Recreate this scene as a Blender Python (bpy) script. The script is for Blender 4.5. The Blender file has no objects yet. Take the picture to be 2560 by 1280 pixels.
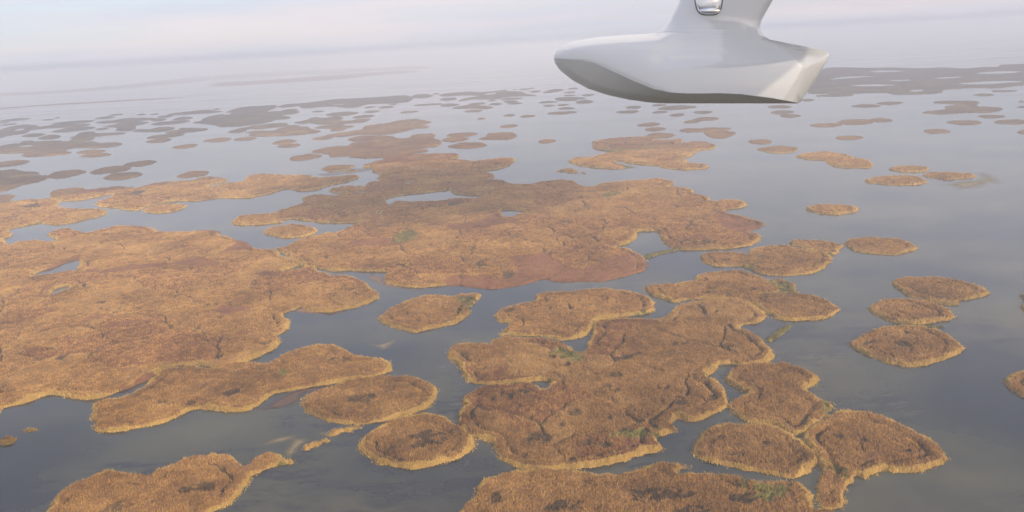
import bpy, math
import numpy as np
R_ = math.radians
scene = bpy.context.scene
# ------------------------------------------------------------------ camera
FPX, HY, SL, CAMZ = 1950.0, 118.0, -0.056, 135.0
ROLL = math.atan(-SL)
PITCH = math.atan((640 - HY) * math.cos(ROLL) / FPX)
F = np.array([0, math.cos(PITCH), -math.sin(PITCH)])
U0 = np.array([0, math.sin(PITCH), math.cos(PITCH)])
X0 = np.array([1.0, 0, 0])
CR = math.cos(ROLL) * X0 - math.sin(ROLL) * U0
CU = math.sin(ROLL) * X0 + math.cos(ROLL) * U0
CAM = np.array([0, 0, CAMZ])
from mathutils import Matrix, Vector
cd = bpy.data.cameras.new('camera')
cd.sensor_width = 36; cd.lens = FPX / 2560 * 36
cd.clip_start = 0.1; cd.clip_end = 200000
cam = bpy.data.objects.new('camera', cd)
scene.collection.objects.link(cam)
cam.matrix_world = Matrix([[CR[0], CU[0], -F[0], 0], [CR[1], CU[1], -F[1], 0], [CR[2], CU[2], -F[2], CAMZ], [0, 0, 0, 1]])
scene.camera = cam
# ------------------------------------------------------------------ sky, sun, exposure
SUN_AZ, SUN_EL = 38.0, 23.0          # degrees to the right of straight behind the viewer; height
SKY_STRENGTH, SUN_STRENGTH, EXPOSURE = 0.15, 4.6, 0.46
HAZE_DENSITY = 1 / 3200
s_dir = Vector((math.sin(R_(SUN_AZ)) * math.cos(R_(SUN_EL)), -math.cos(R_(SUN_AZ)) * math.cos(R_(SUN_EL)), math.sin(R_(SUN_EL))))
sl = bpy.data.lights.new('sun', 'SUN')
sl.energy = SUN_STRENGTH; sl.angle = R_(0.6); sl.color = (1.0, 0.83, 0.60)
so = bpy.data.objects.new('sun', sl); scene.collection.objects.link(so)
so.rotation_euler = s_dir.to_track_quat('Z', 'Y').to_euler()
so.location = (400, -400, 900)

def node(nt, kind, loc=(0, 0), **kw):
    n = nt.nodes.new(kind); n.location = loc
    for k, v in kw.items():
        if k.startswith('i_'): n.inputs[k[2:].replace('_', ' ')].default_value = v
        else: setattr(n, k, v)
    return n

w = bpy.data.worlds.new('World'); scene.world = w; w.use_nodes = True
nt = w.node_tree; nt.nodes.clear(); lk = nt.links.new
out = node(nt, 'ShaderNodeOutputWorld'); bg = node(nt, 'ShaderNodeBackground')
bg.inputs['Strength'].default_value = SKY_STRENGTH
sky = node(nt, 'ShaderNodeTexSky', sky_type='NISHITA', sun_disc=False)
sky.sun_elevation = R_(SUN_EL); sky.sun_rotation = math.atan2(s_dir.x, s_dir.y)
sky.altitude = 100; sky.air_density = 1.0; sky.dust_density = 2.0; sky.ozone_density = 2.0
# thin veils of high cloud: streaks in the direction of view, stretched along the horizon
tc = node(nt, 'ShaderNodeTexCoord')
mp = node(nt, 'ShaderNodeMapping'); mp.inputs['Scale'].default_value = (2.2, 2.2, 26.0); mp.inputs['Rotation'].default_value = (0, R_(-2.0), 0)
lk(tc.outputs['Generated'], mp.inputs['Vector'])
nz = node(nt, 'ShaderNodeTexNoise', i_Scale=1.6, i_Detail=5.0, i_Roughness=0.55, i_Distortion=0.3)
lk(mp.outputs['Vector'], nz.inputs['Vector'])
rp = node(nt, 'ShaderNodeValToRGB')
rp.color_ramp.elements[0].position = 0.40; rp.color_ramp.elements[0].color = (.72, .72, .72, 1)
rp.color_ramp.elements[1].position = 0.68; rp.color_ramp.elements[1].color = (.90, .90, .90, 1)
lk(nz.outputs['Fac'], rp.inputs['Fac'])
nz2 = node(nt, 'ShaderNodeTexNoise', i_Scale=0.9, i_Detail=3.0)
lk(mp.outputs['Vector'], nz2.inputs['Vector'])
rc = node(nt, 'ShaderNodeValToRGB')
rc.color_ramp.elements[0].position = 0.40; rc.color_ramp.elements[0].color = (3.2, 3.35, 4.05, 1)
rc.color_ramp.elements[1].position = 0.62; rc.color_ramp.elements[1].color = (4.0, 3.6, 4.0, 1)
lk(nz2.outputs['Fac'], rc.inputs['Fac'])
mx = node(nt, 'ShaderNodeMix', data_type='RGBA')
sz = node(nt, 'ShaderNodeSeparateXYZ'); lk(tc.outputs['Generated'], sz.inputs[0])       # the veil is thinner overhead than along the horizon
th = node(nt, 'ShaderNodeMapRange'); th.inputs['From Min'].default_value = .1; th.inputs['From Max'].default_value = .7
th.inputs['To Min'].default_value = 1.0; th.inputs['To Max'].default_value = .45; lk(sz.outputs['Z'], th.inputs['Value'])
fm = node(nt, 'ShaderNodeMath', operation='MULTIPLY'); lk(rp.outputs['Color'], fm.inputs[0]); lk(th.outputs['Result'], fm.inputs[1])
lk(fm.outputs[0], mx.inputs['Factor']); lk(sky.outputs['Color'], mx.inputs['A']); lk(rc.outputs['Color'], mx.inputs['B'])
lk(mx.outputs['Result'], bg.inputs['Color']); lk(bg.outputs[0], out.inputs['Surface'])
vs = scene.view_settings
vs.view_transform = 'Standard'; vs.look = 'None'; vs.exposure = EXPOSURE; vs.gamma = 1.0; vs.use_curve_mapping = False
scene.render.engine = 'CYCLES'
cy = scene.cycles
cy.use_denoising = True
cy.max_bounces = 6; cy.diffuse_bounces = 2; cy.glossy_bounces = 3; cy.transmission_bounces = 2
cy.volume_bounces = 2; cy.transparent_max_bounces = 8; cy.caustics_reflective = False; cy.caustics_refractive = False
cy.sample_clamp_indirect = 6.0

# ------------------------------------------------------------------ small helpers
def un(x, y, z=0.0):
    """the point of the plane z that the pixel (x, y) of the photograph looks at (arrays welcome)"""
    x = np.asarray(x, float); y = np.asarray(y, float); z = np.asarray(z, float)
    v = F[None] * FPX + CR[None] * (x - 1280)[:, None] + CU[None] * (640 - y)[:, None]
    t = (z - CAMZ) / v[:, 2]
    return CAM[None] + v * t[:, None]

def hsh(ix, iy, seed):
    h = (ix.astype(np.int64) * 374761393 + iy.astype(np.int64) * 668265263 + seed * 974634777) & 0xffffffff
    h = ((h ^ (h >> 13)) * 1274126177) & 0xffffffff
    h = (h ^ (h >> 16)) & 0xffff
    return h / 65535.0

def vn(x, y, sc, seed=0):
    """value noise in -1..1 with cells of sc metres"""
    x = x / sc + 1000; y = y / sc + 1000
    ix = np.floor(x); iy = np.floor(y); fx = x - ix; fy = y - iy
    fx = fx * fx * (3 - 2 * fx); fy = fy * fy * (3 - 2 * fy)
    a = hsh(ix, iy, seed); b = hsh(ix + 1, iy, seed); c = hsh(ix, iy + 1, seed); d = hsh(ix + 1, iy + 1, seed)
    return ((a + (b - a) * fx) * (1 - fy) + (c + (d - c) * fx) * fy) * 2 - 1

def fbm(x, y, sc, seed=0, n=3):
    s = 0; a = 1; t = 0
    for k in range(n):
        s = s + a * vn(x, y, sc / 2 ** k, seed + k); t += a; a *= .5
    return s / t

def worley(x, y, sc, seed=0):
    """distance to the border between round-ish lobes of sc metres, and a number of the lobe"""
    X = x / sc + 1000; Y = y / sc + 1000; cx = np.floor(X); cy_ = np.floor(Y)
    f1 = np.full(len(X), 9.0); f2 = np.full(len(X), 9.0); cid = np.zeros(len(X))
    for dx in (-1, 0, 1):
        for dy in (-1, 0, 1):
            qx = cx + dx; qy = cy_ + dy
            w_ = .25 * hsh(qx, qy, seed + 3)
            dd = np.hypot(qx + hsh(qx, qy, seed) - X, qy + hsh(qx, qy, seed + 1) - Y) - w_
            m = dd < f1
            f2 = np.where(m, f1, np.minimum(f2, dd)); cid = np.where(m, hsh(qx, qy, seed + 2), cid); f1 = np.where(m, dd, f1)
    return (f2 - f1) * sc, cid

def smooth(e0, e1, x):
    t = np.clip((x - e0) / (e1 - e0), 0, 1); return t * t * (3 - 2 * t)

def sdf(P, poly):
    """signed distance of points P (n,2) to a closed polygon, positive inside"""
    A = poly; B = np.roll(poly, -1, 0); E = B - A; L2 = (E ** 2).sum(1) + 1e-12
    res = np.empty(len(P))
    for k in range(0, len(P), 20000):
        q = P[k:k + 20000]
        wx = q[:, 0:1] - A[None, :, 0]; wy = q[:, 1:2] - A[None, :, 1]
        t = np.clip((wx * E[:, 0] + wy * E[:, 1]) / L2, 0, 1)
        dx = wx - t * E[:, 0]; dy = wy - t * E[:, 1]
        d = np.sqrt((dx * dx + dy * dy).min(1))
        y = q[:, 1:2]; c = (A[None, :, 1] > y) != (B[None, :, 1] > y)
        xi = A[None, :, 0] + (y - A[None, :, 1]) * (E[:, 0] / np.where(np.abs(E[:, 1]) < 1e-12, 1e-12, E[:, 1]))
        ins = (c & (q[:, 0:1] < xi)).sum(1) % 2 == 1
        res[k:k + 20000] = np.where(ins, d, -d)
    return res

def catmull(p, n=4):
    a, b, c, d = np.roll(p, 1, 0), p, np.roll(p, -1, 0), np.roll(p, -2, 0)
    o = []
    for k in range(n):
        t = k / n
        o.append(.5 * (2 * b + (c - a) * t + (2 * a - 5 * b + 4 * c - d) * t * t + (3 * b - a - 3 * c + d) * t ** 3))
    return np.stack(o, 1).reshape(-1, 2)

def mesh_obj(name, V, Q, T=None, mats=(), mi=None, smooth_=False, parent=None):
    """link ONE mesh object from numpy quads Q and triangles T"""
    me = bpy.data.meshes.new(name)
    nq = len(Q); ntr = 0 if T is None else len(T)
    me.vertices.add(len(V)); me.vertices.foreach_set('co', np.ascontiguousarray(V, np.float32).ravel())
    li = Q.ravel() if not ntr else np.concatenate([Q.ravel(), T.ravel()])
    me.loops.add(len(li)); me.loops.foreach_set('vertex_index', li.astype(np.int32))
    me.polygons.add(nq + ntr)
    st = np.concatenate([np.arange(nq) * 4, nq * 4 + np.arange(ntr) * 3]).astype(np.int32)
    me.polygons.foreach_set('loop_start', st)
    me.polygons.foreach_set('loop_total', np.concatenate([np.full(nq, 4), np.full(ntr, 3)]).astype(np.int32))
    for m in mats: me.materials.append(m)
    if mi is not None: me.polygons.foreach_set('material_index', mi.astype(np.int32))
    me.polygons.foreach_set('use_smooth', np.full(nq + ntr, smooth_, bool))
    me.update(calc_edges=True); me.validate()
    o = bpy.data.objects.new(name, me); scene.collection.objects.link(o)
    if parent is not None: o.parent = parent
    return o

def tag(o, label=None, cat=None, group=None, kind=None):
    for k, v in (('label', label), ('category', cat), ('group', group), ('kind', kind)):
        if v: o[k] = v

def new_mat(name):
    m = bpy.data.materials.new(name); m.use_nodes = True
    t = m.node_tree; b = t.nodes['Principled BSDF']
    return m, t, b

def reed_mat(name, dark, mid, light, fine=1.3, broad=34.0, rough=0.95, bump=0.5):
    m, t, b = new_mat(name); L = t.links.new
    g = node(t, 'ShaderNodeNewGeometry')
    n1 = node(t, 'ShaderNodeTexNoise', i_Scale=1 / fine, i_Detail=3.0, i_Roughness=.7); L(g.outputs['Position'], n1.inputs['Vector'])
    n2 = node(t, 'ShaderNodeTexNoise', i_Scale=1 / broad, i_Detail=4.0, i_Roughness=.6); L(g.outputs['Position'], n2.inputs['Vector'])
    n3 = node(t, 'ShaderNodeTexNoise', i_Scale=1 / 7.0, i_Detail=3.0, i_Roughness=.6); L(g.outputs['Position'], n3.inputs['Vector'])
    a = node(t, 'ShaderNodeMath', operation='MULTIPLY_ADD'); L(n1.outputs['Fac'], a.inputs[0]); a.inputs[1].default_value = .45
    a2 = node(t, 'ShaderNodeMath', operation='MULTIPLY_ADD'); L(n2.outputs['Fac'], a2.inputs[0]); a2.inputs[1].default_value = .75; a2.inputs[2].default_value = -.25
    a3 = node(t, 'ShaderNodeMath', operation='MULTIPLY_ADD'); L(n3.outputs['Fac'], a3.inputs[0]); a3.inputs[1].default_value = .4; L(a2.outputs[0], a3.inputs[2])
    L(a3.outputs[0], a.inputs[2])
    r = node(t, 'ShaderNodeValToRGB'); e = r.color_ramp.elements
    e[0].position = .28; e[0].color = (*dark, 1); e[1].position = .80; e[1].color = (*light, 1)
    k = e.new(.52); k.color = (*mid, 1)
    L(a.outputs[0], r.inputs['Fac'])
    oi = node(t, 'ShaderNodeObjectInfo')
    hv = node(t, 'ShaderNodeHueSaturation'); L(r.outputs['Color'], hv.inputs['Color'])
    v = node(t, 'ShaderNodeMath', operation='MULTIPLY_ADD'); L(oi.outputs['Random'], v.inputs[0]); v.inputs[1].default_value = .16; v.inputs[2].default_value = .92
    L(v.outputs[0], hv.inputs['Value']); L(hv.outputs['Color'], b.inputs['Base Color'])
    b.inputs['Roughness'].default_value = rough; b.inputs['Specular IOR Level'].default_value = .15
    bp = node(t, 'ShaderNodeBump', i_Strength=bump, i_Distance=.6); L(n1.outputs['Fac'], bp.inputs['Height']); L(bp.outputs[0], b.inputs['Normal'])
    return m

M_REED = reed_mat('reed', (.045, .022, .009), (.120, .060, .022), (.23, .125, .045))
M_PLUME = reed_mat('reed_plume', (.19, .095, .030), (.36, .195, .060), (.55, .335, .115), bump=0)
M_FRINGE = reed_mat('reed_edge', (.085, .050, .015), (.21, .128, .036), (.33, .21, .065))
M_EDGEPLUME = reed_mat('edge_reed_plume', (.26, .16, .046), (.43, .278, .085), (.60, .42, .145), bump=0)
M_RED = reed_mat('red_sedge', (.060, .025, .013), (.135, .058, .029), (.22, .108, .052), fine=1.0)
M_GREEN = reed_mat('green_sedge', (.04, .034, .012), (.095, .082, .024), (.20, .165, .044), fine=1.6, broad=9)
M_DARK = reed_mat('lodged_reed_and_shade', (.014, .009, .005), (.045, .026, .012), (.17, .10, .042), fine=1.8)
M_PALE = reed_mat('pale_reed', (.07, .038, .015), (.165, .093, .035), (.31, .185, .07))
M_RUST = reed_mat('rusty_reed', (.040, .016, .008), (.098, .040, .018), (.175, .078, .034))

# ------------------------------------------------------------------ water
WX = 38000.0
def make_water():
    m, t, b = new_mat('lagoon_water'); L = t.links.new
    g = node(t, 'ShaderNodeNewGeometry')
    n1 = node(t, 'ShaderNodeTexNoise', i_Scale=1 / 75.0, i_Detail=5.0, i_Roughness=.55); L(g.outputs['Position'], n1.inputs['Vector'])
    r1 = node(t, 'ShaderNodeValToRGB'); e = r1.color_ramp.elements
    e[0].position = .36; e[0].color = (.009, .016, .026, 1); e[1].position = .66; e[1].color = (.066, .064, .040, 1)
    L(n1.outputs['Fac'], r1.inputs['Fac'])
    # dark water weed seen through the shallows: flecks in drifts
    mp = node(t, 'ShaderNodeMapping'); mp.inputs['Scale'].default_value = (.35, 1, 1); L(g.outputs['Position'], mp.inputs['Vector'])
    n2 = node(t, 'ShaderNodeTexNoise', i_Scale=1 / 6.0, i_Detail=4.0, i_Roughness=.65); L(mp.outputs['Vector'], n2.inputs['Vector'])
    n3 = node(t, 'ShaderNodeTexNoise', i_Scale=1 / 60.0, i_Detail=2.0); L(mp.outputs['Vector'], n3.inputs['Vector'])
    mu = node(t, 'ShaderNodeMath', operation='MULTIPLY'); L(n2.outputs['Fac'], mu.inputs[0]); L(n3.outputs['Fac'], mu.inputs[1])
    r2 = node(t, 'ShaderNodeValToRGB'); e = r2.color_ramp.elements
    e[0].position = .25; e[0].color = (0, 0, 0, 1); e[1].position = .35; e[1].color = (.85, .85, .85, 1)
    L(mu.outputs[0], r2.inputs['Fac'])
    mx = node(t, 'ShaderNodeMix', data_type='RGBA'); L(r2.outputs['Color'], mx.inputs['Factor']); L(r1.outputs['Color'], mx.inputs['A'])
    mx.inputs['B'].default_value = (.010, .014, .024, 1)
    L(mx.outputs['Result'], b.inputs['Base Color'])
    b.inputs['IOR'].default_value = 1.33
    # wind streaks change the roughness, small waves the slope
    mp2 = node(t, 'ShaderNodeMapping'); mp2.inputs['Scale'].default_value = (.25, 1, 1); mp2.inputs['Rotation'].default_value = (0, 0, .25); L(g.outputs['Position'], mp2.inputs['Vector'])
    n4 = node(t, 'ShaderNodeTexNoise', i_Scale=1 / 120.0, i_Detail=5.0, i_Roughness=.6); L(mp2.outputs['Vector'], n4.inputs['Vector'])
    mr = node(t, 'ShaderNodeMapRange'); mr.inputs['From Min'].default_value = .35; mr.inputs['From Max'].default_value = .65
    mr.inputs['To Min'].default_value = .05; mr.inputs['To Max'].default_value = .14
    L(n4.outputs['Fac'], mr.inputs['Value']); L(mr.outputs['Result'], b.inputs['Roughness'])
    n5 = node(t, 'ShaderNodeTexNoise', i_Scale=1 / 1.6, i_Detail=3.0); L(g.outputs['Position'], n5.inputs['Vector'])
    bp = node(t, 'ShaderNodeBump', i_Strength=.035, i_Distance=.3); L(n5.outputs['Fac'], bp.inputs['Height']); L(bp.outputs[0], b.inputs['Normal'])
    V = np.array([(-WX, -WX, 0), (WX, -WX, 0), (WX, WX, 0), (-WX, WX, 0)], float)
    o = mesh_obj('water', V, np.array([[0, 1, 2, 3]]), mats=[m]); tag(o, kind='structure')
make_water()

# ------------------------------------------------------------------ haze: the damp air over the lagoon
def make_haze():
    m = bpy.data.materials.new('haze_air'); m.use_nodes = True; t = m.node_tree; t.nodes.clear()
    o_ = node(t, 'ShaderNodeOutputMaterial'); v = node(t, 'ShaderNodeVolumePrincipled')
    v.inputs['Color'].default_value = (.83, .88, 1.0, 1); v.inputs['Density'].default_value = HAZE_DENSITY; v.inputs['Anisotropy'].default_value = 0.0
    t.links.new(v.outputs[0], o_.inputs['Volume'])
    a, lo, hi = 40000.0, -1.0, CAMZ + 22
    V = np.array([(x, y, z) for z in (lo, hi) for x, y in ((-a, -a), (a, -a), (a, a), (-a, a))], float)
    Q = np.array([[3, 2, 1, 0], [4, 5, 6, 7], [0, 1, 5, 4], [1, 2, 6, 5], [2, 3, 7, 6], [3, 0, 4, 7]])
    o = mesh_obj('haze', V, Q, mats=[m]); tag(o, kind='stuff')
make_haze()

# cloud shade: centre on the water, radii, density
UNSEEN_CLOUDS = [(-1150, 2150, 1500, 850, .9, 0.05), (-660, 1110, 400, 150, .9, 0.1), (-80, 800, 215, 200, .6, 0.15), (1130, 1950, 1400, 1200, .9, 0.0), (-205, 250, 60, 45, .6, 0.0)]  # last entry: small cloud added only to dim the float's sunlit stern
WING_X, WING_Z = 1.58, 1.0

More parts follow.
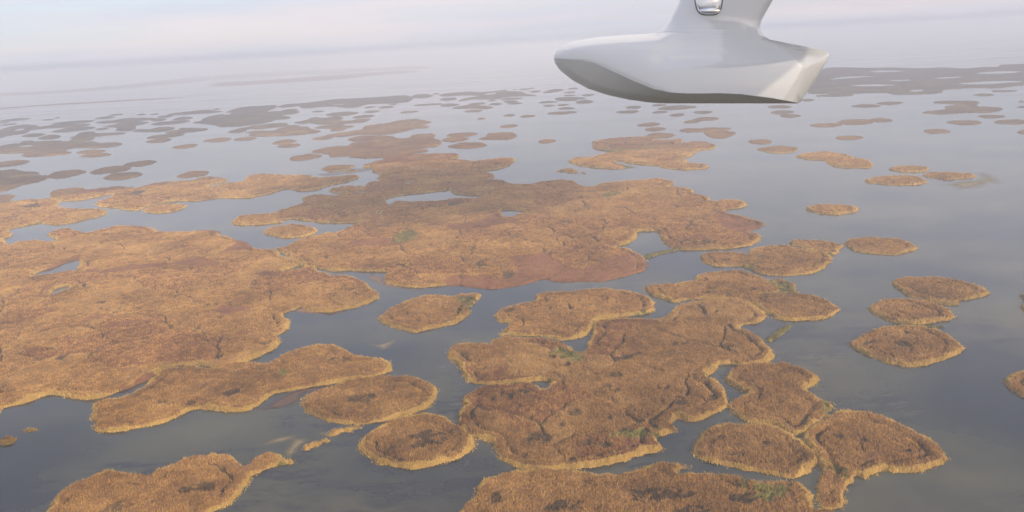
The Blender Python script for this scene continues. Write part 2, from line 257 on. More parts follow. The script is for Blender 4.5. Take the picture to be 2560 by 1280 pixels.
ISLANDS = '''
@6 golden twin-lobed reed island cut by the bottom edge, green tip on its point
L 290,1260 330,1190 380,1120 460,1060 560,1015 680,972 740,966 830,975 920,990 955,990 1010,955 1090,920 1180,890 1290,866 1400,862 1480,872 1540,910 1575,925 1600,905 1650,880 1720,850 1780,858 1820,885 1862,900 1830,920 1740,945 1620,1000 1600,1035 1560,1080 1510,1140 1430,1195 1350,1235 1280,1290 1150,1350 800,1420 400,1360
G 1690,955 1720,925 1770,890 1800,880 1862,900 1830,920 1740,947
H 1250,1060 130,45
H 740,1180 150,50
H 960,1140 35,30
@6 long golden reed island with a wavy bright front bank, just off the big left marsh
L 605,540 600,590 625,640 622,695 700,708 850,695 1000,672 1100,640 1180,605 1240,575 1330,578 1420,590 1540,585 1620,565 1680,520 1760,470 1860,445 1960,425 2060,412 2160,400 2250,387 2350,366 2440,346 2490,330 2510,300 2480,260 2400,240 2260,220 2180,180 2120,158 2040,155 1960,170 1850,205 1780,240 1720,280 1660,272 1570,268 1480,280 1400,304 1340,312 1290,304 1200,296 1110,306 1040,334 970,385 900,432 780,482 660,515
G 1780,318 1800,302 1830,312 1825,335 1790,335
G 1625,568 1690,518 1760,476 1860,450 1960,430 2030,420 1960,442 1870,460 1780,492 1700,540
H 1020,515 90,25
H 1225,500 25,45
H 970,415 25,18
H 1590,322 30,14
H 1300,400 20,30
H 1470,445 70,25
@6 vast tawny marsh covering the left side, with sky-blue ponds and rusty patches
T .04
L -60,590 0,570 90,545 170,525 260,490 310,475 380,470 450,490 560,505 640,501 720,472 850,429 950,379 1010,335 1100,296 1200,282 1310,283 1380,300 1450,295 1540,273 1650,234 1720,203 1770,170 1795,140 1785,110 1760,98 1800,83 1840,50 1862,5 1844,-12 1815,-30 1830,-45 1880,-62 1925,-80 1990,-62 2080,-52 2202,-70 2300,-90 2381,-128 2406,-155 2400,-180 2375,-205 2330,-240 2290,-262 2250,-275 2200,-280 2130,-280 2090,-299 2030,-324 1935,-359 1890,-386 1800,-409 1762,-450 1700,-448 1640,-455 1610,-465 1600,-478 1570,-505 1505,-518 1450,-535 1395,-545 1400,-568 1330,-580 1270,-576 1210,-567 1120,-562 1013,-564 990,-580 940,-592 876,-600 775,-605 700,-590 600,-570 540,-560 440,-585 355,-570 310,-545 370,-515 330,-505 250,-508 140,-505 60,-480 -60,-450
p 211,-288 258,-310 344,-336 430,-366 500,-384 507,-362 490,-324 413,-315 344,-298 258,-285
p 318,-164 344,-194 387,-211 456,-218 413,-194 361,-172
p 1805,-316 1875,-336 1910,-349 1943,-336 1875,-319
R 1410,-560 1530,-556 1600,-534 1634,-508 1617,-474 1600,-457 1480,-452 1410,-435 1462,-465 1505,-500 1496,-534
R 1153,-590 1316,-611 1398,-595 1398,-564 1324,-572 1230,-581
R 594,-336 516,-300 860,-360 1075,-370 1247,-404 1342,-397 1410,-362 1290,-345 1118,-362 946,-336 690,-310
R 559,-22 731,-56 714,-39 619,-17
R 680,30 757,4 946,-5 860,12 740,34
R 1393,-82 1462,-99 1617,-94 1565,-69 1428,-43
R 1634,-301 1720,-318 1771,-310 1720,-288
R 180,-301 344,-361 507,-430 498,-387 361,-336 240,-301
R 730,455 850,418 950,372 1010,325 960,322 860,385 760,425
H 930,95 25,14
H 730,135 40,12
H 620,180 25,40
H 400,220 40,40
H 330,170 60,10
H 650,-125 30,12
H 20,430 30,18
H 1700,130 50,16
@0 oval golden reed island with a bright wavy bank, touching the long island behind it
L 755,1005 775,985 820,965 880,948 930,940 985,936 1040,943 1075,962 1085,985 1078,1005 1050,1025 1010,1040 960,1052 900,1059 840,1056 790,1041 765,1025
H 905,985 40,14
@0 round reed island with a crumpled brown hollow ringed by a yellow bank
L 902,1105 925,1080 965,1055 1010,1040 1060,1036 1110,1042 1150,1062 1180,1085 1187,1105 1183,1125 1150,1145 1100,1160 1040,1172 980,1165 930,1145 908,1125
H 1070,1088 62,30
@7 smooth oval reed island with a green flat wedge growing from its far end
L 98,300 120,270 180,235 250,200 330,182 400,178 465,186 520,172 610,169 600,195 572,230 552,245 550,265 540,290 500,315 440,335 350,350 270,362 200,350 150,335
G 465,182 520,170 615,167 602,195 574,232 540,246 512,228 490,206
@7 lumpy two-lobed reed island between two channels, greenish inlet along its near right side
L 688,285 695,265 740,240 800,225 890,213 898,180 960,165 1080,158 1190,146 1330,152 1410,165 1470,185 1495,210 1490,240 1480,265 1400,280 1280,290 1195,308 1188,330 1160,370 1120,392 1050,408 980,396 900,382 820,382 765,375 745,350 770,322 720,310
G 1190,300 1280,280 1380,262 1490,240 1480,268 1400,282 1280,292 1195,310
H 1010,245 25,10
H 760,240 50,10
@7 tiny green tussock in the channel beside the lumpy two-lobed reed island
E 724,372 13,11
@0 big central reed island of several merged round lobes, nearest the middle of the frame
L 1118,884 1121,875 1141,862 1176,857 1215,861 1245,849 1284,844 1333,846 1373,852 1412,859 1427,868 1440,876 1466,872 1462,855 1475,838 1485,828 1488,806 1535,799 1590,795 1640,796 1668,790 1690,768 1740,751 1790,747 1850,750 1885,762 1908,780 1910,795 1890,808 1850,816 1875,830 1905,850 1930,875 1933,893 1910,908 1860,912 1800,909 1788,922 1768,942 1790,950 1808,970 1818,995 1815,1015 1800,1030 1770,1045 1735,1053 1690,1045 1680,1060 1688,1075 1665,1085 1640,1095 1655,1110 1658,1120 1630,1130 1590,1140 1550,1155 1500,1168 1440,1172 1370,1172 1310,1170 1270,1155 1240,1135 1225,1110 1190,1095 1160,1080 1147,1055 1148,1030 1168,1010 1170,990 1200,970 1250,960 1320,957 1343,966 1362,972 1378,962 1372,951 1343,951 1294,955 1235,960 1190,957 1161,940 1146,911
p 1430,867 1452,858 1470,838 1484,828 1474,846 1462,862 1468,872 1446,876
G 1380,860 1430,868 1470,885 1440,898 1390,890
G 1520,1070 1600,1058 1680,1068 1640,1084 1550,1090
G 1740,932 1780,915 1815,912 1770,942
G 1632,1090 1660,1078 1690,1078 1680,1086 1655,1092
H 1430,1025 30,12
H 1525,965 35,18
H 1700,995 28,14
H 1540,930 25,10
H 1350,1085 45,20
H 1820,862 30,8
H 1700,850 30,8
H 1310,970 22,10
H 1665,960 20,8
H 1480,1100 30,12
H 1380,880 12,20
@8 irregular reed island with a dark green tip, backing onto the channel below the red patch
L 25,300 40,285 120,278 240,263 250,245 300,230 400,220 460,222 520,245 570,258 630,260 675,280 682,310 690,320 600,318 520,323 430,348 380,342 300,342 210,347 150,360 100,345 50,325
G 555,256 630,258 680,282 688,320 610,316 590,285
H 290,305 30,8
H 260,265 25,6
@8 tawny oval reed island attached by its left end, right of the irregular green-tipped one
L 462,345 500,325 600,322 700,325 780,335 840,360 870,385 860,405 810,430 720,437 630,437 580,413 550,398 500,370
@8 narrow green reed strip floating slantwise in the right-hand bay
L 558,525 578,500 620,470 662,458 656,474 612,507 575,532
S g
@8 waisted reed island of two rounded lobes between the central island and open water
L 372,695 400,660 450,630 520,618 600,622 660,632 720,655 770,685 775,705 740,730 730,745 780,775 825,795 830,825 800,850 780,880 740,915 700,935 650,925 580,895 480,880 420,855 395,820 400,800 440,775 480,760 440,745 400,720
G 770,775 805,782 832,800 832,826 805,845 795,810
@8 round brown reed island with an inner ring, next to the green-speckled bottom island
L 242,990 265,940 300,905 380,885 480,885 580,900 650,930 710,975 750,1015 768,1045 750,1080 700,1120 650,1125 560,1110 480,1100 400,1085 310,1060 255,1040
H 420,1010 60,14
H 560,960 30,12
@8 large almond-shaped reed island with a reedy tail trailing towards the viewer
L 735,950 760,910 820,870 850,845 930,838 1020,850 1100,875 1200,920 1280,960 1320,1000 1340,1030 1320,1065 1240,1095 1120,1110 1060,1100 990,1130 940,1120 925,1140 910,1155 885,1195 880,1240 850,1258 800,1250 785,1210 795,1150 808,1095 775,1030 745,990
G 815,1045 880,1040 925,1095 905,1110 840,1090
H 870,930 30,14
H 985,950 40,16
H 1170,990 35,12
@0 broad crumpled reed island along the bottom edge, yellow-green patch at its right
L 1140,1285 1155,1262 1180,1240 1200,1207 1240,1187 1290,1177 1370,1174 1450,1178 1540,1181 1600,1168 1650,1156 1700,1158 1724,1168 1700,1178 1780,1177 1830,1182 1870,1193 1930,1194 1990,1204 2010,1217 2022,1237 2022,1275 1980,1330 1700,1400 1300,1400 1130,1330
G 1845,1180 1900,1192 1980,1198 1970,1230 1930,1260 1890,1240 1870,1210
H 1420,1255 80,20
H 1640,1225 120,22
H 1720,1265 70,16
H 1240,1230 20,24
H 1860,1235 50,20
@8 little reed tuft at the bottom edge, below the reedy tail of the almond-shaped island
L 752,1275 770,1262 800,1258 838,1262 855,1285 800,1300
@6 small brown reed tuft at the left edge, alone in the dark channel
L -25,775 0,765 50,744 88,754 82,780 30,797 -10,795
@6 tiny olive tussock in the dark channel, up from the brown tuft
L 163,700 180,686 205,683 226,692 220,704 185,714
@6 low strip of yellow reed clumps beside the pale sandbar
L 1955,815 1975,798 2000,778 2040,770 2080,758 2086,772 2040,794 1985,818
@6 pair of small yellow reed clumps between sandbar and oval golden island
L 2112,735 2122,710 2140,690 2195,688 2225,695 2236,700 2190,712 2160,727 2135,738
@6 smallest yellow reed dot at the end of the clump line
E 2280,683 24,14
@8 neat oval reed island, greyish brown, alone on the open water furthest up the right
L 902,100 930,80 1000,73 1090,77 1160,88 1200,110 1195,130 1130,148 1040,150 960,140 915,120
@8 small flat reed island tucked behind a larger one, green notch at its near edge
L 652,100 670,88 740,82 820,90 885,108 870,130 840,150 800,138 720,120 670,110
G 745,118 800,122 850,135 840,152 800,142 750,128
@8 double reed island with dark spot in its left lobe and green seams
L 272,165 280,148 330,140 420,140 480,150 500,125 570,110 650,112 720,125 790,135 828,155 825,185 790,220 700,238 600,243 520,232 465,210 440,203 340,205 290,190
G 440,200 470,180 500,184 520,206 480,212
G 485,148 510,140 550,155 520,164
H 375,165 40,10
@8 reed island with dull top and dark green bank, highest of the right-hand trio
L 1115,275 1140,258 1220,248 1320,252 1420,268 1490,290 1522,312 1500,335 1400,355 1385,372 1340,370 1260,350 1180,330 1130,300
G 1115,278 1135,285 1180,318 1260,338 1350,352 1400,352 1385,374 1340,372 1260,352 1180,332 1130,302
@8 middle and smallest reed island of the right-hand trio, with raised rim
L 1008,390 1025,365 1090,347 1170,345 1260,358 1330,380 1363,405 1350,435 1260,452 1180,455 1090,440 1030,410
@8 largest and lowest reed island of the right-hand trio, dark dimple in its middle
L 922,548 950,520 1010,490 1080,467 1160,461 1260,470 1330,495 1390,535 1407,555 1385,580 1300,620 1200,640 1130,635 1050,610 970,580
H 1150,527 45,18
@8 thin green reed strip between the two lower islands of the trio
L 1110,462 1180,456 1260,456 1320,463 1310,469 1240,466 1160,459
S g
@8 dark reed island cut by the right edge, lower of two there
L 1605,715 1630,680 1683,663 1760,670 1810,720 1760,775 1690,777 1650,757
@8 dark reed scrap at the right edge, upper of two there
L 1676,330 1690,318 1730,318 1750,360 1700,402 1683,392 1676,370 1684,350
@0 sprawling central marsh with a large pale pond and brick-red near corner
T -.27
L 962,692 970,680 930,678 905,678 870,676 830,678 792,668 747,655 702,628 692,618 709,620 729,608 749,598 789,588 816,581 841,580 882,563 915,557 910,554 892,557 828,557 774,553 732,547 705,551 699,556 658,561 621,562 588,561 580,556 585,549 605,539 638,536 668,534 699,526 739,514 760,506 755,498 765,490 791,487 831,488 875,486 902,481 909,476 916,462 926,456 949,451 946,446 952,437 940,432 930,427 935,422 929,419 910,418 908,413 919,409 952,400 966,394 996,387 1043,385 1110,383 1140,385 1148,390 1131,397 1164,400 1191,402 1231,397 1275,394 1286,400 1275,412 1245,422 1211,427 1208,429 1231,435 1236,441 1224,447 1214,450 1238,449 1265,454 1271,458 1312,460 1339,457 1362,452 1413,449 1436,454 1443,461 1470,466 1495,462 1509,458 1563,453 1600,449 1650,447 1681,453 1685,460 1672,465 1708,468 1731,474 1733,483 1762,490 1774,497 1772,503 1808,500 1853,502 1866,511 1853,519 1812,524 1817,531 1853,540 1898,553 1908,560 1894,571 1873,578 1894,585 1898,596 1885,610 1844,619 1790,623 1717,625 1681,617 1658,603 1645,580 1617,578 1590,581 1588,592 1572,605 1545,614 1531,620 1554,619 1581,626 1604,639 1614,657 1611,671 1595,682 1559,691 1522,700 1491,704 1400,704 1360,698 1333,704 1294,714 1254,720 1220,722 1185,719 1146,713 1107,714 1048,718 1008,716 974,709
p 964,499 979,493 1026,485 1070,481 1110,476 1124,474 1130,481 1154,486 1211,489 1191,494 1144,496 1104,501 1060,503 1016,503 986,504 976,511 966,506
p 1250,528 1261,525 1288,526 1325,531 1305,533 1285,540 1261,540
p 1006,456 1026,454 1026,459 1010,458
p 942,533 951,529 951,534
p 1073,425 1107,425 1093,428
R 1110,700 1140,685 1200,691 1260,690 1285,675 1285,655 1270,640 1350,630 1380,625 1392,645 1440,668 1490,662 1530,640 1580,628 1604,640 1616,657 1612,673 1595,684 1560,692 1490,706 1400,706 1360,700 1333,706 1254,722 1185,721 1150,714
R 1799,526 1853,540 1900,553 1910,560 1894,573 1860,578 1820,570 1795,552
R 1137,556 1190,551 1228,536 1245,529 1258,543 1308,546 1272,556 1211,566 1164,570 1117,566
R 880,600 960,592 1010,602 980,612 900,612
G 975,590 1020,570 1050,583 1012,606
G 1497,483 1550,476 1545,486 1505,490
H 1200,655 25,8
H 1760,600 50,8
@4 curved green reed tongue reaching into the small bay below the central marsh
L 468,1082 500,1065 560,1050 640,1040 664,1043 640,1054 545,1076 480,1093
S g
@3 bright orange reed island of clustered lobes, lit by a sun gap
L 415,680 480,660 600,640 690,636 700,622 760,607 700,598 690,588 720,575 820,562 1000,565 1060,583 1150,578 1155,562 1210,550 1310,548 1335,560 1322,578 1370,595 1380,610 1350,640 1270,650 1180,655 1270,665 1275,680 1180,690 1070,700 1050,715 880,725 800,730 700,722 690,710 560,720 550,705 500,692 430,690
@3 tapering pinkish orange reed island behind the bright clustered one
L 520,560 560,548 680,532 790,515 800,495 870,480 980,468 1040,452 1180,438 1240,445 1310,458 1280,472 1240,480 1290,490 1270,505 1180,510 1110,530 1000,550 850,555 780,552 660,568 560,570
@3 slim pinkish reed islet off the left point of the tapering orange island
L 415,587 460,572 540,565 580,572 530,590 450,594
@3 mauve oval islet, upper one of a touching pair right of the orange islands
L 1420,565 1440,548 1520,540 1620,538 1648,548 1600,566 1480,573
@3 mauve islet, lower one of a touching pair right of the orange islands
L 1385,596 1410,580 1480,572 1570,575 1578,588 1500,607 1420,608
@3 stubby mauve reed island with a step in its left side, above open grey water
L 1643,585 1710,570 1720,548 1790,540 1900,537 1933,548 1930,575 1860,590 1740,593
@3 long mauve oval reed island just below the touching pair
E 1578,634 145,22
@3 orange oval islet standing alone, right in front of the clustered orange island's left tip
E 365,722 116,21
@3 orange oval islet with mud shallows at its near side
E 605,802 118,24
@3 ochre crumb of reeds on the mud shallows
E 710,825 40,11
@3 upper of two small stacked brownish ovals left of the orange group
E 212,608 92,17
@3 lower of two small stacked brownish ovals left of the orange group
E 245,636 82,14
@3 brown oval reed island nestled by the central marsh's left flank
L 550,970 580,950 680,937 770,937 808,950 775,975 700,992 600,990
@5 long sunlit orange reed arm stretching across the left water
L 380,270 370,245 430,220 560,208 630,210 660,222 780,205 900,195 980,203 1040,205 1100,185 1200,165 1350,155 1440,150 1480,132 1580,122 1690,145 1660,163 1580,178 1545,205 1640,180 1750,165 1830,150 1840,125 1920,105 2060,110 2200,112 2320,118 2330,132 2445,128 2585,115 2640,112 2675,120 2655,135 2585,160 2480,182 2330,225 2230,228 2150,215 2080,225 1980,255 1850,280 1700,282 1600,285 1450,305 1330,302 1200,320 1100,345 1040,370 960,372 860,355 780,350 710,330 740,305 830,270 840,250 700,280 560,300 450,300 400,290
@5 orange oval reed island under the long sunlit arm
L 1068,375 1130,345 1250,327 1370,330 1384,345 1330,372 1220,394 1120,394
@5 sunlit tan marsh running off the left edge, tongue pointing right
L -80,330 0,312 150,297 300,290 380,282 418,302 445,306 415,345 500,360 620,365 720,360 795,380 770,410 660,435 540,465 450,478 350,475 290,465 180,490 60,520 92,550 50,575 0,590 -80,610
@5 small tan oval touching the left edge below the dusky left-edge marsh
E 30,278 85,21
@5 dark slim oval cut by the left edge, above the dusky left-edge marsh
E 60,25 170,20
@5 dusky purple marsh at the left edge tapering right into a point
L -80,80 0,75 120,70 180,85 270,88 292,98 250,112 330,113 362,125 300,155 180,180 80,215 0,235 -80,250
@5 dark purple oval reed island just right of the dusky marsh's tip
E 490,102 145,27
@5 dusky purple oval furthest right of the dark chain near the left edge
E 1043,24 118,20
@5 dark oval between the dusky marsh's tip and the orange ring
E 820,72 152,25
@5 orange-brown oval reed island alone below two dark ovals
E 910,118 140,28
@5 orange sliver of reeds above the long sunlit arm's crest
E 1435,105 122,22
@5 brown oval reed island sitting in the bay left of the central marsh
L 1970,540 1990,515 2060,490 2180,480 2290,490 2350,515 2340,545 2260,570 2150,580 2060,570
@4 ragged pink-brown reed island with green inner channels, in mid water
L 180,460 190,445 300,430 430,422 500,425 560,440 660,435 680,448 640,460 740,448 820,455 862,470 840,490 760,500 740,515 690,540 650,545 700,550 700,565 790,570 815,582 790,600 650,603 540,590 480,588 380,594 320,600 160,590 60,568 48,552 90,540 190,535 200,525 270,508 240,500 190,492 182,478
p 300,556 330,558 420,575 540,583 530,589 430,588 360,580
G 250,545 310,548 440,572 560,583 540,592 380,594 300,560
G 180,492 300,487 480,476 540,482 400,490 270,508
@4 tiny orange-tan islet with a green tail, left of the ragged pink-brown island
L 0,605 30,598 70,596 85,606 90,614 140,620 90,623 20,616 -10,612
G 70,616 90,612 145,620 90,624
@4 pinkish oval islet above the ragged pink-brown island
E 555,415 85,14
@4 long thin mauve islet with a bump, upper of a joined pair in mid water
L 662,386 700,376 780,375 830,371 930,372 940,382 860,392 740,397 680,395
@4 mauve hexagonal-looking islet, lower of a joined pair in mid water
L 795,403 830,394 900,389 968,398 955,415 900,430 830,426
@4 small mauve oval, upper of two below the float's bow
E 490,355 64,10
@4 small mauve oval, lower of two below the float's bow
E 526,380 63,10
@4 little pinkish oval overlapped by a longer mauve one
E 725,340 45,9
@4 mauve oval right of the little pinkish one
E 803,324 72,11
@4 tiny slate islet in the row beneath the float
E 645,302 45,8
@4 mauve oval beneath the float's rear half
E 788,287 55,9
@4 tiny pinkish islet beneath the float's keel
E 552,286 45,7
@4 grey-mauve oval left of the islets beneath the keel
E 375,285 60,9
@4 small lavender oval below the bow's curve
E 407,260 48,8
@4 sliver of an islet touching the float's keel line from below
E 548,248 45,6
@4 longest pinkish islet under the float's keel
E 645,262 110,11
@4 grey-brown oval at the left end of the right-hand chain
E 1104,450 68,12
@4 large flat brown oval beside the grey-brown one
E 1206,493 115,20
@4 small brown oval with pointed tips, above the twin-humped island
E 1595,427 76,12
@4 top oval of three stacked under the float's stern
E 1213,257 66,9
@4 middle oval of three stacked under the float's stern
E 1225,287 70,10
@4 bottom oval of three stacked under the float's stern
E 1272,307 62,10
@4 mauve oval, left of an end-to-end pair right of the float
E 1690,252 82,10
@4 mauve oval, right of an end-to-end pair right of the float
E 1820,237 72,9
@4 left link of the three-island chain right of centre
E 1470,358 90,11
@4 middle and biggest link of the three-island chain
E 1635,340 100,16
@4 right link of the three-island chain right of centre
E 1770,330 68,11
@4 slim lavender islet under the far purple marsh, towards the right edge
E 2340,191 60,7
@4 slate oval close to the right edge, highest of three there
E 2380,310 78,10
@4 slate oval, largest alone one beneath the stepped slate island
E 2232,343 100,13
@4 slate oval cut by the right edge
E 2490,340 95,13
@4 small slate oval below the larger slate oval, by itself
E 2078,392 70,13
@4 stepped slate-purple island of three layers near the right edge
L 1985,290 2060,278 2130,268 2120,257 2180,247 2140,240 2065,236 2080,227 2190,223 2300,226 2316,234 2300,245 2310,255 2430,260 2440,273 2380,288 2250,290 2100,299
@4 slate scrap at the right edge beside the stepped island, lower
E 2560,258 40,6
@4 slate scrap at the right edge beside the stepped island, upper
E 2548,228 22,7
@4 dark scrap at the right edge below the slate ovals
E 2560,396 38,12
@4 brown oval islet behind the two tan ovals by the algae stain
E 1930,600 108,19
@4 tan oval islet whose right end meets the algae stain
E 2145,637 150,20
@4 widest tan oval islet, left of the one meeting the algae
E 1860,664 162,28
@4 solitary brown oval islet in the empty middle of the right water
E 1508,822 138,29
@4 twin-humped brown reed island right of the large flat oval
L 1300,533 1360,512 1460,505 1560,515 1620,535 1700,550 1724,580 1690,595 1560,593 1490,580 1455,554 1380,550
@4 wide hazy purple marsh along the right horizon, split by thin pools
L 1365,180 1390,140 1440,52 1560,40 1700,43 1830,41 2000,46 2100,41 2240,46 2330,38 2420,36 2430,26 2560,21 2700,20 2700,135 2560,138 2400,155 2300,152 2130,162 2100,180 1990,188 1850,190 1780,180 1600,185 1450,185
p 1490,108 1560,93 1690,88 1720,91 1580,100
p 1815,110 1930,107 1920,113 1850,116
p 2060,100 2130,92 2220,90 2200,96 2120,102
p 1930,168 1980,160 2005,170 1960,175
p 2200,128 2330,118 2480,112 2560,118 2450,126 2300,134
p 1600,140 1720,132 1850,136 1760,144
p 2300,70 2430,60 2540,62 2480,72 2360,76
p 1700,62 1800,56 1900,60 1800,67
@4 thin hazy sliver just below the purple horizon marsh
E 1520,194 105,7
@4 thin sliver by the float's stern, below the purple marsh
E 1365,220 42,7
@4 hazy sliver at the far right under the purple marsh
E 2450,170 75,6
@2 hazy thin islet in the furthest row by the left edge
E 110,890 118,8
@2 hazy sliver at the left edge beneath the furthest islet
E 30,910 48,6
@2 second hazy sliver at the left edge, just lower
E 60,925 72,6
@2 faint small dash of reeds, third from left in the furthest row
E 357,890 44,6
@2 faintest tiny dash above the third one of the furthest row
E 423,875 26,5
@2 faint dash beneath the far shore line, single
E 862,853 58,6
@2 left of two matching faint dashes in the furthest row
E 1050,851 40,5
@2 right of two matching faint dashes in the furthest row
E 1148,848 38,5
@2 thin faint bar below the two matching dashes
E 780,875 82,8
@2 long hazy lavender bar ending beside the big purple cluster
L 1240,852 1300,840 1400,830 1530,816 1650,828 1560,842 1400,850 1290,857
@2 tiny faint dash above the long lavender bar's right tip
E 1613,811 28,5
@2 long thin purple bar, upper one left of centre in the hazy band
E 540,910 155,11
@2 longest double purple bar in the hazy band
L 705,912 760,902 860,892 920,880 1010,876 1140,877 1130,889 1040,898 900,908 760,918
@2 small purple dash right of the longest double bar
E 1230,866 58,8
@2 purple oval bar, below the long lavender one
E 1360,880 82,10
@2 small purple oval bridging two bars
E 1180,890 62,12
@2 slim purple bar below the purple oval bar
E 1270,912 155,12
@2 knobby purple island made of overlapping slabs in the hazy band
L 770,942 850,925 910,905 1000,900 1110,908 1080,922 1010,935 1010,955 980,970 900,976 855,968 870,952
@2 jagged purple marsh at the left edge with a pinhole pond
L -60,975 0,965 60,945 180,925 260,930 310,940 420,925 560,920 665,920 640,935 500,948 330,955 230,970 190,990 90,1005 0,1025 -60,1035
p 110,970 160,955 180,962 130,972
@2 flattened purple oval below the jagged left marsh's tip
E 550,962 165,15
@2 short purple dash next to the flattened oval
E 760,958 55,8
@2 double-ended purple bar of two joined ovals
L 985,975 1030,962 1120,958 1180,945 1290,943 1297,957 1240,975 1150,982 1040,980
@2 wide purple bar of two joined ovals, right of another like it
L 1220,987 1260,975 1330,965 1340,952 1440,950 1545,955 1535,968 1420,982 1300,995
@2 purple oval, upper of two stacked under the wide bar
E 1225,1012 138,15
@2 purple oval, lower of two stacked under the wide bar
E 1185,1045 102,15
@2 small purple oval, left neighbour of a lumpy one
E 250,1005 92,13
@2 lumpy purple islet above the big dark left marsh
E 370,1020 90,16
@2 big dark purple marsh at the left with a small silver pond
L -60,1095 0,1085 90,1070 150,1065 165,1050 250,1045 262,1055 350,1048 430,1045 500,1050 540,1030 515,1025 560,1008 585,990 640,980 700,978 720,990 850,985 935,985 900,998 760,1010 700,1020 690,1040 600,1050 720,1055 740,1065 860,1058 910,1068 880,1085 780,1098 640,1100 560,1100 490,1118 530,1130 500,1145 360,1160 200,1165 155,1155 180,1140 60,1142 0,1138 -60,1140
p 130,1090 200,1079 250,1082 200,1092
@2 dusky islet of two stuck ovals under the big dark left marsh
L 565,1138 600,1122 680,1112 770,1113 785,1125 740,1136 822,1140 810,1155 720,1168 620,1168 590,1160 640,1148
@2 dusky oval alone, right of the stuck ovals
E 1380,1088 100,15
@2 left of two dusky ovals lying end to end
E 1620,1040 105,16
@2 right of two dusky ovals lying end to end
E 1825,1032 92,13
@2 big hazy purple cluster with pale gaps, left of the long horizon bank
L 1430,912 1500,895 1510,880 1560,865 1640,850 1700,852 1720,838 1680,834 1760,805 1840,795 1850,790 1920,790 2040,780 2062,795 2020,815 1990,830 2080,825 2150,820 2230,830 2200,845 2100,855 2160,868 2150,882 2060,890 2030,900 1960,918 1850,930 1760,940 1640,945 1610,935 1550,925 1480,918
@2 long hazy horizon bank rising to the right with a thin pool
L 2068,794 2120,777 2250,766 2350,755 2450,742 2505,736 2725,727 2905,715 3035,710 3070,737 3025,759 2885,769 2725,777 2685,792 2605,802 2525,797 2485,792 2365,797 2285,805 2235,802 2225,790 2105,800
p 2465,777 2510,773 2565,775 2520,780
@2 tapered purple slab under the hazy cluster
L 1690,982 1740,965 1850,940 1900,930 2050,918 2140,918 2130,928 2230,935 2200,945 2080,945 1960,955 1840,960 1830,975 1740,988
@2 thick purple slab beneath the tapered slab
L 1820,987 1900,972 2050,970 2060,957 2150,945 2290,942 2300,955 2380,968 2370,985 2250,1000 2100,1010 1920,1015 1880,1005 1890,992
@2 branching purple island right of the tapered slab
L 2190,912 2290,895 2300,880 2360,872 2420,880 2530,865 2545,880 2470,895 2560,903 2560,925 2440,930 2340,915
@2 small purple oval under the horizon bank's left end
E 2155,820 75,9
@2 thin purple dash under the horizon bank's thin pool
E 2365,828 52,6
@2 purple oval just above the branching island
E 2490,848 62,9
@3 thin lavender dash beneath the horizon bank, left of two
E 845,350 46,6
@3 thin lavender dash beneath the horizon bank, right of two
E 970,350 65,8
@3 tiny lavender dash tight under the horizon bank's right end
E 1020,327 36,5
@3 small lavender oval below the left thin dash
E 862,383 60,9
@3 broad lavender oval left of the small lavender one
E 640,400 115,16
@3 slanted lavender oval below the small lavender one
E 800,420 85,12
@3 lone lavender oval in clear water right of the horizon bank
E 1140,385 73,8
@3 clumped purple island with a notch of water, above the orange islands
L 285,465 340,452 390,440 450,425 510,430 600,418 640,425 640,440 600,445 680,450 760,440 850,437 840,450 780,465 700,470 580,480 460,478 400,468 340,475
@3 purple wedge with a blunt end, left of the clumped purple island
L -30,515 50,482 120,472 230,468 235,480 330,485 290,497 180,498 100,505
@3 heavy purple slab beneath the purple wedge
L 145,527 200,507 300,499 400,502 390,520 472,522 470,535 380,545 250,560 80,568 -40,565 -30,545 100,530
@3 mauve islet of overlapping ovals behind the tapering orange island
L 430,508 480,490 600,483 740,490 670,510 640,525 545,527 560,512
@3 short hazy bank right of the long horizon bank
E 1235,268 85,15
@3 tiny hazy bump right of the short hazy bank
E 1340,250 25,6
@3 broken hazy bank with a bright gap, middle of the horizon
L 1360,264 1420,247 1600,234 1680,240 1860,220 1870,230 1980,234 2010,250 2090,262 2000,268 1930,270 1850,280 1780,290 1690,293 1600,292 1560,303 1500,305 1540,287 1610,274 1660,265 1540,262 1420,269
p 1690,258 1740,246 1785,240 1760,254
@3 small hazy oval under the broken bank's left end
E 1430,290 65,12
@3 slim pinkish dash under the broken hazy bank
E 1900,288 90,7
@3 mauve oval, upper of a tight pair below the slim dash
E 1895,308 57,9
@3 mauve oval, lower of a tight pair below the slim dash
E 1927,322 57,7
@3 little mauve dash left of the tight pair
E 1755,302 40,5
@3 very thin long mauve bar joined to a pinkish oval
E 1280,331 110,7
@3 pinkish oval at the right end of the very thin bar
E 1440,334 72,12
@3 mauve oval beside the crumpled mauve island
E 1783,327 55,9
@3 crumpled mauve island with a lower right lobe
L 1455,360 1500,345 1570,335 1600,322 1690,315 1705,325 1660,335 1760,345 1750,358 1690,365 1640,360 1540,362
@3 mauve oval right below the crumpled mauve island
E 1620,378 70,10
@3 smallest dark dot of an islet in the open middle water
E 1676,435 36,7
@3 left of two small ovals in the open middle water
E 1886,410 46,8
@3 right of two small ovals in the open middle water
E 2020,417 62,9
@3 lone mauve oval above the stubby stepped island
E 1883,490 72,12
@3 lone orange-brown oval midway to the ragged pink-brown island
E 2168,602 66,13
@3 hazy oval above the wedge-shaped hazy islet's left
E 2080,233 48,7
@3 wedge-shaped hazy islet left of the float's bow
L 2130,240 2170,226 2210,216 2280,215 2285,226 2220,240 2160,245
@3 hazy oval right beneath the wedge-shaped islet
E 2335,240 48,6
@3 faint hazy oval closest to the float's bow
E 2360,211 42,6
@3 faint dash on the horizon row, left of another
E 2000,217 45,6
@3 faintest speck at the top of the horizon row
E 2050,210 25,4
@3 tiny faint speck left of the faint dash
E 1925,218 15,4
